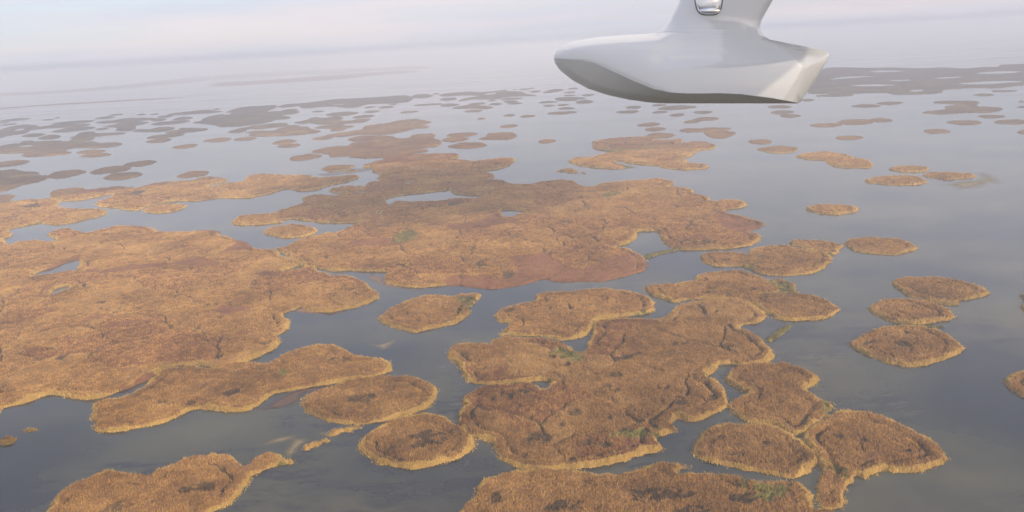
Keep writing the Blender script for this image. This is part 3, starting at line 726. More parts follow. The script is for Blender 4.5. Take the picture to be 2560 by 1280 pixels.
@3 small hazy oval, left of two level ones under the bow
E 2335,262 48,6
@3 small hazy oval, right of two level ones under the bow
E 2470,260 55,7
@3 blocky mauve islet under the two level ovals
L 2225,283 2300,275 2420,275 2460,285 2400,292 2380,302 2260,303
@3 thicker pinkish mauve oval next to the blocky islet
E 2445,310 65,15
@3 thin mauve bar left of the blocky islet
E 2175,312 82,7
@3 mauve dash, left of an end-to-end pair under the bow
E 2180,338 48,7
@3 mauve dash, right of an end-to-end pair under the bow
E 2282,333 50,6
@3 pinkish oval just above the long pink one
E 2310,358 65,10
@3 long pink islet, lowest of the cluster under the bow
E 2275,392 110,12
@2 hair-thin dark reed bank far out before the left horizon
L -40,812 0,803 200,788 480,768 700,757 990,740 1420,721 1250,733 990,749 720,765 480,779 200,796 0,812 -40,816
'''

# ------------------------------------------------------------------ reed islands
TILE = {'0': (0, 0, 1.0), '2': (0, 0, 2.977), '3': (640, 150, 2.977), '4': (1400, 150, 2.207), '5': (0, 400, 2.977),
        '6': (0, 800, 2.56), '7': (900, 650, 2.0314), '8': (1600, 550, 1.753)}
RNG = np.random.default_rng(7)

def px(tile, txt):
    ox, oy, s = TILE[tile]
    a = np.array([[float(c) for c in q.split(',')] for q in txt.split()])
    return a / s + [ox, oy]

def ellipse_px(c, r):
    """a round bed: an ellipse lying along the line across the view at its place"""
    hor = HY + SL * (c[0] - 1280); d = c[1] - hor; al = math.atan((c[0] - 1280) / FPX)
    tilt = SL + d * math.cos(al) * math.sin(al) / FPX
    n = 26; a = np.arange(n) / n * 2 * math.pi
    ph = RNG.uniform(0, 6.28, 3); rr = 1 + .05 * np.sin(2 * a + ph[0]) + .045 * np.sin(3 * a + ph[1]) + .025 * np.sin(5 * a + ph[2])
    x = r[0] * np.cos(a) * rr; y = r[1] * np.sin(a) * rr
    return np.stack([c[0] + x, c[1] + y + tilt * x], 1)

def to_ground(p, h, hole=False):
    """outline seen in the photograph -> outline on the water: its far side shows the tops of the reeds, its near side their feet"""
    area = (p[:, 0] * np.roll(p[:, 1], -1) - np.roll(p[:, 0], -1) * p[:, 1]).sum()
    tg = np.roll(p, -1, 0) - np.roll(p, 1, 0)
    nrm = np.stack([tg[:, 1], -tg[:, 0]], 1) * np.sign(area)
    ny = -nrm[:, 1] / (np.hypot(nrm[:, 0], nrm[:, 1]) + 1e-9)      # +1: faces away from the viewer
    if hole: ny = -ny
    return un(p[:, 0], p[:, 1], h * np.clip(.5 + ny * .9, 0, 1))[:, :2]

def near_sdf(P, poly, m=12.0):
    r = np.full(len(P), -m); lo, hi = poly.min(0) - m, poly.max(0) + m
    k = np.where((P >= lo).all(1) & (P <= hi).all(1))[0]
    if len(k): r[k] = sdf(P[k], poly)
    return r

def grow(name, outer, label, ponds=(), red=(), green=(), hollows=(), h=3.0, all_green=False, group=None, cat='reed island', kind=None, spacing=None, tint=0.0):
    lo, hi = outer.min(0), outer.max(0)
    c = outer.mean(0)
    dmin = max(230.0, np.hypot(outer[:, 0], outer[:, 1]).min()); dmean = np.hypot(*c)
    s = spacing or float(np.clip(dmin * .00165, .5, 6.0))
    while (hi[0] - lo[0]) * (hi[1] - lo[1]) / s ** 2 > 900000: s *= 1.1
    xs = np.arange(lo[0] - 3 * s - 1.5, hi[0] + 3 * s + 1.5, s); ys = np.arange(lo[1] - 3 * s - 1.5, hi[1] + 3 * s + 1.5, s)
    gx, gy = np.meshgrid(xs, ys); nx, ny = len(xs), len(ys)
    gx = gx.ravel() + RNG.uniform(-.3, .3, gx.size) * s; gy = gy.ravel() + RNG.uniform(-.3, .3, gy.size) * s
    P = np.stack([gx, gy], 1)
    d = sdf(P, outer)
    far = min(1.0, 500 / dmin)
    amp = float(np.clip(np.sqrt(max(1, (hi[0] - lo[0]) * (hi[1] - lo[1]))) / 30, .25, 1))
    rough_edge = amp * (.55 * vn(gx, gy, 2.2, 5) + 1.1 * fbm(gx, gy, 9, 11) + 1.2 * fbm(gx, gy, 24, 31))
    d = d + rough_edge + .45
    for q in ponds: d = np.minimum(d, -near_sdf(P, q, 40.0) + .6 * rough_edge)
    wall = max(1.0, s * 1.05)
    z = h * (.86 + .16 * fbm(gx, gy, 22, 51) + .10 * vn(gx, gy, 6, 57))
    z = z + .34 * (RNG.uniform(-1, 1, len(z))) * np.clip(s / .6, .8, 1.6) * 1.0 + .28 * vn(gx, gy, 1.9, 61)
    hol0 = np.zeros(len(z))
    if not all_green and dmin < 1300:           # the old beds grow in rings: a furrow follows the bank, and a raised outer rim
        ring = 5.5 + 2.2 * fbm(gx, gy, 20, 71)
        hol0 = .75 * smooth(-.5, .6, vn(gx, gy, 11, 73)) * np.exp(-((d - ring) / 1.1) ** 2)
        z = z - (.9 + .9 * vn(gx, gy, 11, 73)) * np.exp(-((d - ring) / .9) ** 2) + .35 * np.exp(-((d - 2.2) / 1.6) ** 2)
        crack = np.abs(fbm(gx, gy, 26, 83, 3))
        z = z - 1.0 * smooth(.05, .0, crack) * smooth(-.05, .35, vn(gx, gy, 45, 89)) * smooth(6, 12, d)
    wx_ = gx + 5 * fbm(gx, gy, 16, 161); wy_ = gy + 5 * fbm(gx, gy, 16, 163)
    lobe, lid = worley(wx_, wy_, 34.0, 171)
    big = smooth(60, 120, min(np.ptp(outer[:, 0]), np.ptp(outer[:, 1]) )) * (0 if all_green else 1)
    furrow = smooth(1.2 + 2.0 * s, .3, lobe) * smooth(-.6, .15, vn(gx, gy, 30, 173)) * smooth(3, 7, d) * big
    hol = np.maximum(hol0, .8 * furrow); z = z - 1.05 * furrow + .35 * smooth(0, 9, lobe) * big
    tone = lid + .22 * fbm(gx, gy, 14, 181) + .25 * fbm(gx, gy, 60, 183) + tint  # tint turns the central marsh rustier, standing in for shade and haze
    z = z * (1 - .42 * smooth(-.1, .6, vn(gx, gy, 6.5, 145)) * smooth(5, .8, d))
    cls = np.zeros(len(z), int)                   # 0 reeds 1 edge 2 red 3 green
    for (hc, hr) in hollows:
        q = np.hypot((gx - hc[0]) / hr[0], (gy - hc[1]) / hr[1]) + .35 * fbm(gx, gy, 7, 97)
        hol = np.maximum(hol, smooth(1.0, .55, q) * smooth(-.25, .2, fbm(gx * .7 + gy * .4, (gy - gx * .3) * 1.3, 3.2, 98) + .25 * smooth(1, .2, q)))
    z = z - hol * (.5 + .95 * fbm(gx * .6 + gy * .3, gy - gx * .2, 3.0, 101) )
    fleck = smooth(.55, .8, vn(gx, gy, 3.6, 151)) * smooth(-.1, .5, vn(gx, gy, 28, 153)) * smooth(4, 8, d) * (0 if all_green else 1)
    z = z - 1.0 * fleck; hol = np.maximum(hol, fleck * .8)
    red_m = np.full(len(z), -9.0); gr_m = np.full(len(z), -9.0); pid = np.zeros(len(z), int)
    for i_, q in enumerate(red):
        m_ = (near_sdf(P, q) + 2.5 * fbm(gx, gy, 12, 111) + .8 * vn(gx, gy, 2.5, 113)); pid[m_ > 0] = i_; red_m = np.maximum(red_m, m_)
    for i_, q in enumerate(green):
        m_ = (near_sdf(P, q) + 2.2 * fbm(gx, gy, 8, 121) + 3.0 * vn(gx, gy, 2.4, 123) - 1.7); pid[m_ > 0] = i_; gr_m = np.maximum(gr_m, m_)
    z = np.where(red_m > 0, z * (1 - .42 * smooth(0, 2, red_m)), z)
    z = np.where(gr_m > 0, (z - h) * 1.2 + h * (1 - .45 * smooth(0, 2, gr_m)) + .55 * vn(gx, gy, 2.6, 131), z)
    z = z * smooth(-.05, wall, d) ** .8
    z = np.where(d > -.15, np.maximum(z, .05), -.5)
    edge_w = 1.35 if dmin < 400 else 1.1
    cls[(d < edge_w + 1.3 * vn(gx, gy, 6, 141)) & (d > -2)] = 1
    if dmin > 1000: cls[:] = 0
    cls[red_m > 0] = 2; cls[gr_m > 0] = 3
    if all_green: cls[:] = 3
    idx = np.arange(nx * ny).reshape(ny, nx)
    Q = np.stack([idx[:-1, :-1], idx[:-1, 1:], idx[1:, 1:], idx[1:, :-1]], -1).reshape(-1, 4)
    keep = (d[Q] > -.15).any(1); Q = Q[keep]
    V = np.stack([gx, gy, z], 1)
    fc = np.where((cls[Q] == 3).sum(1) >= 2, 3, np.where((cls[Q] == 2).sum(1) >= 2, 2, np.where((cls[Q] == 1).sum(1) >= 2, 1, 0)))
    tn = tone[Q].mean(1); ftone = np.where(tn > .78, 2, np.where(tn < .27, 3, 0)) * (big > .3)
    ftone = np.where((hol[Q].mean(1) > .42) & (dmin < 1000) & (not all_green), 4, ftone)  # lodged reed in hollows; shade painted dark into furrows, rings and flecks
    # reed tufts: slim leaning blades standing out of the bed
    TV = TT = None; tc_ = np.zeros(0, int)
    if dmin < 850 and kind is None:
        inside = np.where((d > -.9 - .8 * vn(gx, gy, 3.1, 197)) & (hol < .5) & (gx * gx + gy * gy > 0) & (np.abs(np.arctan2(gx, gy)) < .66) & (gx * gx + gy * gy < 1000 ** 2))[0]
        rr = np.hypot(gx[inside], gy[inside])
        per = np.clip(2.6 * (300 / rr) ** 1.0, .5, 2.6) * s * s / .3
        per = per * (.35 + 1.5 * smooth(-.35, .45, vn(gx[inside], gy[inside], 2.3, 191) + .5 * vn(gx[inside], gy[inside], 1.2, 193))) * np.where(cls[inside] == 1, 2.4, np.where(cls[inside] == 2, .9, np.where(cls[inside] == 3, .8, 1)))
        cnt = np.floor(per + RNG.uniform(0, 1, len(per))).astype(int)
        ii = np.repeat(inside, cnt); n = len(ii)
        bx = gx[ii] + RNG.uniform(-.6, .6, n) * s; by = gy[ii] + RNG.uniform(-.6, .6, n) * s; bz = z[ii]
        ra = np.hypot(bx, by)
        wd = np.clip(ra * .00085, .26, .8) * RNG.uniform(.6, 1.2, n) * .5
        inw = d[ii] < .1; bz = np.where(inw, .0, bz); keep_ = ~inw | (RNG.uniform(0, 1, n) < .22)
        hh = RNG.uniform(.2, 1.0, n) ** 1.4 * np.where(cls[ii] == 2, .4, np.where(cls[ii] == 1, .75, 1.05))
        an = RNG.uniform(0, math.pi, n); ux, uy = np.cos(an) * wd, np.sin(an) * wd
        lx, ly = RNG.normal(-.12, .16, n), RNG.normal(.05, .16, n)
        b0 = np.maximum(bz - 1.1, -.1)
        TV = np.empty((n, 3, 3))
        TV[:, 0] = np.stack([bx - ux, by - uy, b0], 1); TV[:, 1] = np.stack([bx + ux, by + uy, b0], 1)
        TV[:, 2] = np.stack([bx + lx, by + ly, bz + hh], 1)
        TV = TV[keep_]; ii = ii[keep_]; tc_ = np.where(d[ii] < .1, np.maximum(cls[ii], 1) if not all_green else 3, cls[ii]); tp_ = pid[ii]
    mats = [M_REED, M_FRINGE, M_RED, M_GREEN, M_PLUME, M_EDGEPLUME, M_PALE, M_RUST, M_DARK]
    plume = np.array([4, 5, 2, 3])
    sm = dmin > 900
    present = [k for k in range(4) if (fc == k).sum() > 3]
    split = dmin < 1000 and len(present) > 1 and kind is None
    if split:
        root = bpy.data.objects.new(name, None); scene.collection.objects.link(root)
        root.location = (c[0], c[1], 0); root.empty_display_size = 2
        off = np.array([c[0], c[1], 0])
        fpid = pid[Q].max(1)
        for k, pi in [(k, i) for k in present for i in (range(max(1, len(red))) if k == 2 else range(max(1, len(green))) if k == 3 else (None,))]:
            sel = fc == k if pi is None else (fc == k) & (fpid == pi)
            if sel.sum() < 4: continue
            nm = ('reed_bed', 'edge_fringe', 'red_sedge', 'green_sedge')[k]
            q = Q[sel]; used, inv = np.unique(q, return_inverse=True); q2 = inv.reshape(-1, 4); v2 = V[used] - off; T = None
            if TV is not None and (ts := (tc_ == k) if pi is None else (tc_ == k) & (tp_ == pi)).any():
                tv = TV[ts].reshape(-1, 3) - off; T = np.arange(len(tv)).reshape(-1, 3) + len(v2); v2 = np.concatenate([v2, tv])
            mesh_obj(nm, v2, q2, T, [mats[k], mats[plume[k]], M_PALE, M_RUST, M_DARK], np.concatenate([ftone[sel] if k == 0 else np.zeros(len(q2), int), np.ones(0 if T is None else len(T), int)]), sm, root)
    else:
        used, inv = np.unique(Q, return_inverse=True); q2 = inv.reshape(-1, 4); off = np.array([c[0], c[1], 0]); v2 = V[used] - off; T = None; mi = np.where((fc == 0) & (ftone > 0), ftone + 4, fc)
        if TV is not None and len(TV):
            tv = TV.reshape(-1, 3) - off; T = np.arange(len(tv)).reshape(-1, 3) + len(v2); v2 = np.concatenate([v2, tv]); mi = np.concatenate([fc, plume[tc_]])
        root = mesh_obj(name, v2, q2, T, mats, mi, sm); root.location = (c[0], c[1], 0)
    if kind: tag(root, kind=kind)
    else: tag(root, label, cat, group)
    return root

def read_islands(txt):
    cur = None; res = []
    for ln in txt.strip().split('\n'):
        k, rest = ln[0], ln[1:].strip()
        if k == '@':
            tile, label = rest.split(' ', 1)
            cur = dict(tile=tile, label=label, p=[], R=[], G=[], H=[], T=0.0, S=None, L=None); res.append(cur)
        elif k == 'L': cur['L'] = catmull(px(cur['tile'], rest), 4)
        elif k == 'E':
            a, b = rest.split(); s = TILE[cur['tile']][2]
            cur['L'] = ellipse_px(px(cur['tile'], a)[0], np.array([float(q) for q in b.split(',')]) / s)
        elif k in 'pRG': cur[k].append(catmull(px(cur['tile'], rest), 4))
        elif k == 'H':
            a, b = rest.split(); s = TILE[cur['tile']][2]; cur['H'].append((px(cur['tile'], a)[0], np.array([float(q) for q in b.split(',')]) / s))
        elif k == 'S': cur['S'] = rest
        elif k == 'T': cur['T'] = float(rest)
    return res

def build_islands():
    for I in read_islands(ISLANDS):
        g = I['S'] == 'g'; h = 0.9 if g else 1.15
        outer = to_ground(I['L'], h)
        h = min(h, .3 * min(np.ptp(outer[:, 0]), np.ptp(outer[:, 1])))
        tg = lambda p: un(p[:, 0], p[:, 1], np.full(len(p), 2.2))[:, :2]
        tw = lambda p: to_ground(p, h, True)
        hol = []
        for c, r in I['H']:
            a = un([c[0], c[0], c[0] + r[0]], [c[1] - r[1], c[1] + r[1], c[1]], 2.5)
            m = (a[0] + a[1]) / 2; hol.append((m[:2], (max(1.5, abs(a[2][0] - m[0])), max(1.5, np.hypot(*(a[0] - a[1])[:2]) / 2))))
        if not g and np.hypot(outer[:, 0], outer[:, 1]).min() < 400: h = min(h * 1.2, 1.4)
        grow('reed_island', outer, I['label'], [tw(p) for p in I['p']], [tg(p) for p in I['R']], [tg(p) for p in I['G']], hol, h, g, 'reed islands scattered over the lagoon', tint=I['T'])
build_islands()

# ------------------------------------------------------------------ far shore
def make_far_shore():
    for txt in ('-60,239 0,234 150,228 300,214 430,200 504,192 640,183 860,173 960,170 1060,166 1060,171 900,178 860,183 760,185 660,191 530,198 504,203 400,212 289,222 150,231 0,240 -60,246',
                '526,213 560,207 650,203 740,196 860,187 960,181 1050,178 950,186 860,196 760,202 640,210 560,214'):
        p = catmull(px('0', txt), 3); grow('far_shore', un(p[:, 0], p[:, 1])[:, :2], None, h=7.0, kind='structure', spacing=22.0)
make_far_shore()

# ------------------------------------------------------------------ sand and weed lying in the shallows
def shoal(name, tile, txt, col, alpha, label, cat, soft=4.0):
    p = to_ground(catmull(px(tile, txt), 4), 0.0); lo, hi = p.min(0), p.max(0); s = max(.6, (hi - lo).max() / 90)
    xs = np.arange(lo[0] - 2, hi[0] + 2, s); ys = np.arange(lo[1] - 2, hi[1] + 2, s); gx, gy = np.meshgrid(xs, ys); nx, ny = len(xs), len(ys)
    gx = gx.ravel(); gy = gy.ravel(); d = sdf(np.stack([gx, gy], 1), p) + 1.2 * fbm(gx, gy, 7, 201)
    idx = np.arange(nx * ny).reshape(ny, nx); Q = np.stack([idx[:-1, :-1], idx[:-1, 1:], idx[1:, 1:], idx[1:, :-1]], -1).reshape(-1, 4)
    Q = Q[(d[Q] > 0).any(1)]
    z = .006 + .03 * smooth(0, 5, d); c = p.mean(0)
    used, inv = np.unique(Q, return_inverse=True); V = np.stack([gx - c[0], gy - c[1], z], 1)[used]
    m, t, b = new_mat(name + '_surface'); L = t.links.new
    g = node(t, 'ShaderNodeNewGeometry'); n1 = node(t, 'ShaderNodeTexNoise', i_Scale=.22, i_Detail=5.0, i_Roughness=.65); L(g.outputs['Position'], n1.inputs['Vector'])
    r = node(t, 'ShaderNodeValToRGB'); e = r.color_ramp.elements
    e[0].position = .3; e[0].color = (*[q * .6 for q in col], 1); e[1].position = .7; e[1].color = (*col, 1)
    L(n1.outputs['Fac'], r.inputs['Fac']); L(r.outputs['Color'], b.inputs['Base Color'])
    at = node(t, 'ShaderNodeAttribute', attribute_name='depth'); mr = node(t, 'ShaderNodeMath', operation='MULTIPLY')
    r2 = node(t, 'ShaderNodeMapRange'); r2.inputs['From Min'].default_value = .05; r2.inputs['From Max'].default_value = .42; L(n1.outputs['Fac'], r2.inputs['Value'])
    L(at.outputs['Fac'], mr.inputs[0]); L(r2.outputs['Result'], mr.inputs[1]); m2 = node(t, 'ShaderNodeMath', operation='MULTIPLY'); m2.inputs[1].default_value = alpha
    L(mr.outputs[0], m2.inputs[0]); L(m2.outputs[0], b.inputs['Alpha']); b.inputs['Roughness'].default_value = .4; b.inputs['Specular IOR Level'].default_value = .2
    o = mesh_obj(name, V, inv.reshape(-1, 4), mats=[m], smooth_=True); o.location = (c[0], c[1], 0)
    a = o.data.attributes.new('depth', 'FLOAT', 'POINT'); a.data.foreach_set('value', smooth(0, soft, d[used]).astype(np.float32))
    tag(o, label, cat)
shoal('sandbar', '6', '1665,805 1720,770 1800,742 1900,728 1965,735 1900,752 1960,748 2010,758 1980,785 1930,820 1890,870 1850,890 1815,880 1820,830 1860,775 1780,790', (.25, .20, .11), .85, 'pale fan-shaped sandbar just under water beside the yellow reed clumps', 'sandbar')
shoal('sandbar', '6', '2025,715 2080,708 2130,718 2120,738 2070,748 2030,738', (.24, .19, .11), .8, 'small pale sand patch under water between two yellow reed clumps', 'sandbar')
shoal('sandbar', '6', '2330,150 2400,155 2480,135 2545,112 2530,150 2470,195 2400,180', (.26, .22, .15), .8, 'dim triangular sand shoal in the middle channel', 'sandbar')
shoal('sandbar', '7', '490,1075 520,1045 555,1010 560,1025 535,1060 505,1085', (.32, .28, .2), .7, 'short pale underwater streak by the round island with a crumpled hollow', 'sandbar')
shoal('floating_weed', '6', '1650,580 1700,545 1780,500 1880,450 2000,425 2100,405 2040,450 1960,480 1930,520 1880,545 1780,575 1700,585', (.11, .058, .034), .95, 'reddish brown water weed mat below the long golden island', 'water weed')
shoal('floating_weed', '5', '2190,1120 2280,1090 2330,1112 2450,1132 2560,1125 2500,1142 2330,1150 2240,1140', (.27, .13, .07), .9, 'rusty weed shallows against the left marsh front', 'water weed')
shoal('floating_weed', '7', '20,85 100,75 140,110 260,145 420,135 500,128 480,140 300,150 140,140 60,110', (.22, .12, .07), .8, 'thin brown weed shallows at the corner of the central marsh', 'water weed')
shoal('floating_weed', '4', '2080,690 2180,670 2290,655 2280,625 2340,618 2410,640 2450,680 2380,685 2360,700 2280,712 2190,715 2150,700', (.17, .125, .03), 1.0, 'murky olive algae stain on open water beside the tan ovals', 'algae', 16.0)
shoal('floating_weed', '3', '455,850 520,840 640,820 740,808 860,808 850,825 740,840 600,858 500,862', (.14, .115, .10), .9, 'grey mud shallows in front of the orange oval islet', 'mud flat')

# ------------------------------------------------------------------ clouds over and behind the viewer (they shade parts of the lagoon; the smallest is added to dim the float)
def make_unseen_cloud(gx, gy, rx, ry, dens, rot=0.0, hgt=720.0):
    hor = Vector((s_dir.x, s_dir.y)); k = hgt / s_dir.z
    c = Vector((gx + hor.x * k, gy + hor.y * k, hgt))
    nu, nv = 48, 20; a = np.arange(nu) / nu * 2 * math.pi; b = np.linspace(-1, 1, nv) * math.pi / 2
    A, B = np.meshgrid(a, b); A = A.ravel(); B = B.ravel()
    X = rx * np.cos(B) * np.cos(A); Y = ry * np.cos(B) * np.sin(A); sc = max(rx, ry)
    rr = 1 + .14 * fbm(X + gx, Y + gy, sc * .5, 301)
    X, Y = X * rr, Y * rr; Z = min(45, .11 * min(rx, ry)) * np.sin(B) * rr
    idx = np.arange(nu * nv).reshape(nv, nu)
    Q = np.stack([idx[:-1], np.roll(idx[:-1], -1, 1), np.roll(idx[1:], -1, 1), idx[1:]], -1).reshape(-1, 4)
    m, t, bs = new_mat('unseen_cloud_vapour'); L = t.links.new; t.nodes.remove(bs); o_ = t.nodes['Material Output']
    tcn = node(t, 'ShaderNodeTexCoord'); mp = node(t, 'ShaderNodeMapping'); mp.inputs['Scale'].default_value = (1 / rx, 1 / ry, 0); L(tcn.outputs['Object'], mp.inputs['Vector'])
    ln = node(t, 'ShaderNodeVectorMath', operation='LENGTH'); L(mp.outputs['Vector'], ln.inputs[0])
    n1 = node(t, 'ShaderNodeTexNoise', i_Scale=2.4, i_Detail=4.0, i_Roughness=.6); L(mp.outputs['Vector'], n1.inputs['Vector'])
    ad = node(t, 'ShaderNodeMath', operation='MULTIPLY_ADD'); L(n1.outputs['Fac'], ad.inputs[0]); ad.inputs[1].default_value = .9; L(ln.outputs['Value'], ad.inputs[2])
    mr = node(t, 'ShaderNodeMapRange', interpolation_type='SMOOTHSTEP'); L(ad.outputs[0], mr.inputs['Value'])
    mr.inputs['From Min'].default_value = .98; mr.inputs['From Max'].default_value = 1.42; mr.inputs['To Min'].default_value = dens; mr.inputs['To Max'].default_value = 0
    tr = node(t, 'ShaderNodeBsdfTransparent'); tl = node(t, 'ShaderNodeBsdfTranslucent'); tl.inputs['Color'].default_value = (.9, .9, .9, 1)
    ms = node(t, 'ShaderNodeMixShader'); L(mr.outputs['Result'], ms.inputs[0]); L(tr.outputs[0], ms.inputs[1]); L(tl.outputs[0], ms.inputs[2]); L(ms.outputs[0], o_.inputs['Surface'])
    o = mesh_obj('unseen_cloud', np.stack([X, Y, Z], 1), Q, mats=[m], smooth_=True); o.location = c; o.rotation_euler[2] = rot; tag(o, kind='stuff')
for cl in UNSEEN_CLOUDS: make_unseen_cloud(*cl)

# ------------------------------------------------------------------ the seaplane's float under its wing
FD = 4.1
FX = Vector(CR); FX.z = CR[2]; FX = Vector((CR[0], 0.0, CR[2])).normalized(); FY = Vector((0, 1, 0)); FZ = FX.cross(FY)
FO = Vector((0, FD, CAMZ))
def fl(x, y):
    """photo pixel -> (x, z) in the float's own middle plane"""
    x = np.atleast_1d(np.asarray(x, float)); y = np.atleast_1d(np.asarray(y, float))
    v = F[None] * FPX + CR[None] * (x - 1280)[:, None] + CU[None] * (640 - y)[:, None]
    q = v * (FD / v[:, 1])[:, None]
    return q @ np.array(FX), q @ np.array(FZ)

def lerp_pts(pts, k):
    p = np.array(pts, float); o = np.argsort(p[:, k]); return p[o]

def make_float():
    root = bpy.data.objects.new('wing_float', None); scene.collection.objects.link(root); root.empty_display_size = .3
    root.matrix_world = Matrix([[FX[0], FY[0], FZ[0], FO[0]], [FX[1], FY[1], FZ[1], FO[1]], [FX[2], FY[2], FZ[2], FO[2]], [0, 0, 0, 1]])
    left = [(1822, -440), (1765, -200), (1745, -130), (1725, -60), (1700, 0), (1690, 22), (1676, 50), (1665, 65), (1655, 75), (1640, 81.5), (1620, 84.2), (1560, 87.5), (1500, 92.5), (1460, 98), (1425, 106), (1405, 114.5), (1392, 125), (1386, 137), (1385, 147),
            (1387, 158), (1400, 176), (1430, 200), (1470, 222), (1520, 238), (1570, 249), (1620, 256), (1660, 258.6)]
    right = [(2055, -440), (2005, -200), (1985, -130), (1960, -60), (1932, 0), (1912, 35), (1903, 52), (1900, 68), (1903, 80), (1910, 90), (1922, 97.5), (1960, 106), (2020, 118), (2055, 125), (2067, 129), (2071.5, 134), (2072, 140), (2065, 155), (2040, 195), (2010, 240), (2001, 254), (1994, 258.6)]
    deck = [(1385, 146), (1386, 137), (1392, 125), (1405, 114.5), (1425, 106), (1460, 98), (1500, 92.5), (1560, 87.5), (1620, 84.2), (1680, 83), (1750, 84), (1850, 89), (1922, 98), (1960, 106), (2020, 118), (2055, 125), (2072, 134)]
    chine = [(1385, 147), (1450, 149.5), (1480, 156), (1530, 178), (1570, 197), (1620, 218), (1660, 227), (1700, 229), (1780, 228.5), (1830, 231), (1900, 240), (1960, 251), (1994, 257.5), (2072, 258)]
    keel = [(1385, 148), (1387, 158), (1400, 176), (1430, 200), (1470, 222), (1520, 238), (1570, 249), (1620, 256), (1660, 258.6), (2072, 258.6)]
    Lp, Rp, D_, C_, K_ = (np.array(q, float) for q in (left, right, deck, chine, keel))
    ys = np.unique(np.concatenate([np.linspace(258.55, 250, 26), np.linspace(250, 135, 120), np.linspace(135, 75, 110), np.linspace(75, 0, 50), np.linspace(0, -440, 50)]))[::-1]
    nu = 240; u = (1 - np.cos(np.linspace(0, math.pi, nu))) / 2; u = .6 * u + .4 * np.linspace(0, 1, nu)
    xl = np.interp(ys, Lp[:, 1], Lp[:, 0]); xr = np.interp(ys, Rp[:, 1], Rp[:, 0])
    XX = xl[:, None] + (xr - xl)[:, None] * u[None]; YY = np.repeat(ys[:, None], nu, 1)
    yd = np.interp(XX, D_[:, 0], D_[:, 1]); yc = np.interp(XX, C_[:, 0], C_[:, 1]); yk = np.interp(XX, K_[:, 0], K_[:, 1])
    q = np.clip((XX - 1385) / 687, 0, 1)
    B = np.where(q < .5, .175 * (1 - (1 - np.clip(q / .5, 0, 1)) ** 2.1) ** .62, .175 - .045 * ((q - .5) / .5) ** 1.6)
    t = (yc - YY) / np.maximum(yc - yd, 3)
    up = B * np.sqrt(np.clip(1 - np.clip(t, 0, 1) ** 3.2, 0, 1)) - np.clip(t - 1, 0, 3) * .15
    lo = B * np.clip((yk - YY) / np.maximum(yk - yc, 2), 0, 1) ** .75
    hull = np.where(YY > yc, lo, up)
    xpl = np.interp(np.minimum(YY, 76), Lp[:, 1], Lp[:, 0]); xpr = np.interp(np.minimum(YY, 66), Rp[:, 1], Rp[:, 0])
    up_ = np.clip((XX - xpl) / (xpr - xpl), 0, 1)
    foil = .062 * np.sqrt(np.clip(4 * up_ * (1 - up_), 0, 1)) * (1.0 - .25 * up_) - .02 * np.clip((np.abs(XX - (xpl + xpr) / 2) - (xpr - xpl) / 2) / 30, 0, 4)
    # the strut's root sweeps out of the hull in one hollow curve
    xa = np.interp(YY, [45, 100, 170], [1668, 1628, 1600]); xb = np.interp(YY, [45, 100, 125, 170], [1908, 1950, 2040, 2060])
    wch = smooth(-10, 75, XX - xa) * smooth(-10, 70, xb - XX)
    yn = np.interp(XX, [1600, 1800, 2060], [182, 164, 131]); e = np.clip((yn - YY) / np.maximum(yn - 40, 30), 0, 1)
    fs = smooth(1740, 1880, XX)
    sweep = fs * (1 - e) ** 1.7 + (1 - fs) * (1 - smooth(0, 1, e)) ** 1.15
    core = np.maximum(foil, .004); swept = core + np.maximum(B * (1 - .14 * np.clip((yc - YY) / 110, 0, 1) ** 2) - core, 0) * sweep
    k = .05; hmix = np.clip(.5 + .5 * (hull - foil) / k, 0, 1)
    sm = foil + (hull - foil) * hmix + k * hmix * (1 - hmix)
    sm = sm * (1 - wch) + swept * wch
    for _ in range(26):
        sm[1:-1] = .5 * sm[1:-1] + .25 * (sm[:-2] + sm[2:]); sm[:, 1:-1] = .5 * sm[:, 1:-1] + .25 * (sm[:, :-2] + sm[:, 2:])
    yv = np.where(YY > yc, hull, sm)
    dist = np.maximum(0, sdf(np.stack([XX.ravel(), YY.ravel()], 1), np.array(left + [(1661, 300), (1972, 300)] + right[::-1], float)).reshape(XX.shape)); rad = 20.0 + 50.0 * smooth(1920, 2010, XX)
    rr = np.sqrt(np.clip(1 - (1 - np.clip(dist / rad, 0, 1)) ** 2, 0, 1))
    st = np.clip((xr[:, None] - XX) / 75, 0, 1)                        # the stern closes like a wedge
    yv = np.where(YY > yc, np.maximum(yv, 0), .5 * (yv + .02 + np.sqrt((yv - .02) ** 2 + .0004))) * rr * np.where(YY > 120, .55 + .45 * st ** .8, 1)
    lx, lz = fl(XX.ravel(), YY.ravel()); yv = yv.ravel()
    ny = len(ys); n = ny * nu
    V = np.concatenate([np.stack([lx, -yv, lz], 1), np.stack([lx, yv, lz], 1)])
    idx = np.arange(n).reshape(ny, nu)
    Qf = np.stack([idx[:-1, :-1], idx[:-1, 1:], idx[1:, 1:], idx[1:, :-1]], -1).reshape(-1, 4); below = (YY.ravel()[Qf].mean(1) > yc.ravel()[Qf].mean(1))
    Qb = Qf[:, ::-1] + n
    gel, tt, b = new_mat('white_gelcoat'); b.inputs['Base Color'].default_value = (.92, .92, .90, 1); b.inputs['Roughness'].default_value = .22; b.inputs['Coat Weight'].default_value = 1.0; b.inputs['Coat Roughness'].default_value = .06
    n1 = node(tt, 'ShaderNodeTexNoise', i_Scale=5.0, i_Detail=3.0); mr = node(tt, 'ShaderNodeMapRange'); mr.inputs['To Min'].default_value = .10; mr.inputs['To Max'].default_value = .22
    tt.links.new(n1.outputs['Fac'], mr.inputs['Value']); tt.links.new(mr.outputs['Result'], b.inputs['Roughness'])
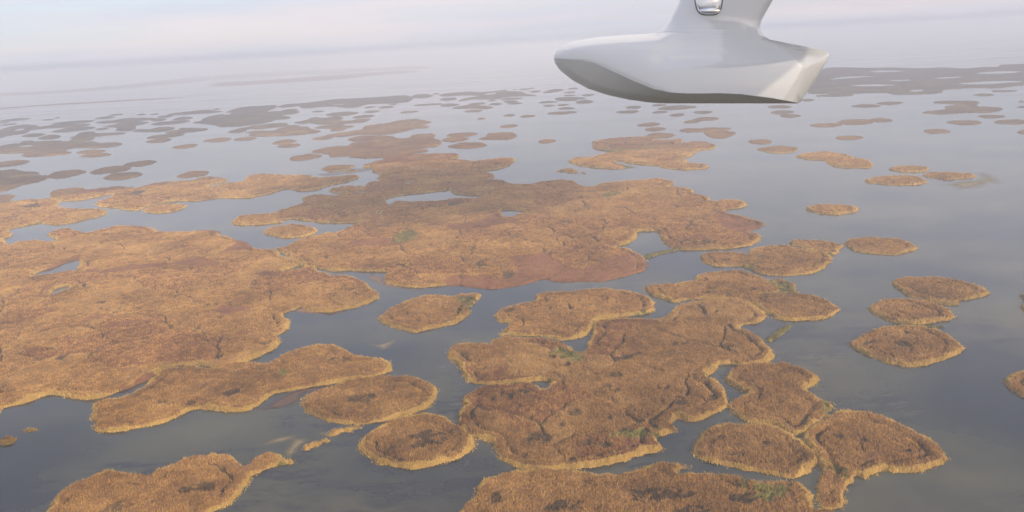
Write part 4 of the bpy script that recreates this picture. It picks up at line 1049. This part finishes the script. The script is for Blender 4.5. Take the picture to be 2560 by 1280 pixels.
    bot, tt, b = new_mat('bottom_gelcoat'); b.inputs['Base Color'].default_value = (.93, .91, .86, 1); b.inputs['Roughness'].default_value = .5  # same white gelcoat, its colour warmed and lightened for the shaded underside
    for nm, sel, mt in (('float_body', ~below, gel), ('hull_bottom', below, bot)):
        Q = np.concatenate([Qf[sel], Qb[sel]]); used, inv = np.unique(Q, return_inverse=True)
        mesh_obj(nm, V[used], inv.reshape(-1, 4), mats=[mt], smooth_=True, parent=root)
    # bright metal inspection cover let into the strut's side
    ch, tt, b = new_mat('polished_chrome'); b.inputs['Base Color'].default_value = (.78, .79, .80, 1); b.inputs['Metallic'].default_value = 1; b.inputs['Roughness'].default_value = .06
    dk, tt, b = new_mat('dark_seal'); b.inputs['Base Color'].default_value = (.05, .05, .05, 1); b.inputs['Roughness'].default_value = .6
    def surf(x, y):       # half breadth at a pixel
        i = np.abs(ys - y).argmin(); return float(np.interp(x, XX[i], yv.reshape(ny, nu)[i]))
    def plate(name, cx, cy, ax, ay, depth, mt, par, rx=4.0, lift=.0, skew=.0):
        nr, na = 14, 64; Vp = []
        for i in range(nr + 1):
            for j in range(na):
                r = i / nr; a = j / na * 2 * math.pi
                ex, ez = np.cos(a), np.sin(a); e = (abs(ex) ** rx + abs(ez) ** rx) ** (-1 / rx)
                X = cx + ax * r * ex * e * (1 - skew * max(0, ez)); Y = cy + ay * r * ez * e
                bulge = depth * math.sqrt(max(0, 1 - r ** 3.0)) + lift
                x_, z_ = fl(X, Y); Vp.append((x_[0], -surf(X, Y) - bulge, z_[0]))
        id2 = np.arange((nr + 1) * na).reshape(nr + 1, na)
        Q = np.stack([id2[:-1], id2[1:], np.roll(id2[1:], -1, 1), np.roll(id2[:-1], -1, 1)], -1).reshape(-1, 4)
        return mesh_obj(name, np.array(Vp), Q, mats=[mt], smooth_=True, parent=par)
    cov = plate('chrome_cover', 1765, -6, 33, 44, .022, ch, root, 3.6, .002, .12)
    plate('seal', 1765, -6, 35, 46, .002, dk, cov, 3.6, .0008, .12)
    plate('latch_lip', 1766, 28, 25, 7, .010, ch, cov, 3.0, .018)
    # the wing it hangs from, overhead and out of the frame
    ns, nc = 24, 40; Vw = []; sp = np.linspace(-3.3, 2.6, ns)
    for y in sp:
        tp = 1 - .10 * max(0, y) / 2.6; ch_ = 1.29 * tp
        for j in range(nc):
            a = j / nc * 2 * math.pi; s_ = (1 - math.cos(a)) / 2; th = .075 * ch_ * (2.2 * math.sqrt(max(s_, 0)) * (1 - s_) ** 1.05) * (1 if a < math.pi else -.55)
            Vw.append((WING_X + s_ * ch_, y, WING_Z + th))
    id3 = np.arange(ns * nc).reshape(ns, nc); Q = np.stack([id3[:-1], np.roll(id3[:-1], -1, 1), np.roll(id3[1:], -1, 1), id3[1:]], -1).reshape(-1, 4)
    mesh_obj('wing', np.array(Vw), Q, mats=[gel], smooth_=True, parent=root)
    tag(root, 'glossy white seaplane wing float with chrome cover on its strut, hanging in the air', 'seaplane float')
make_float()
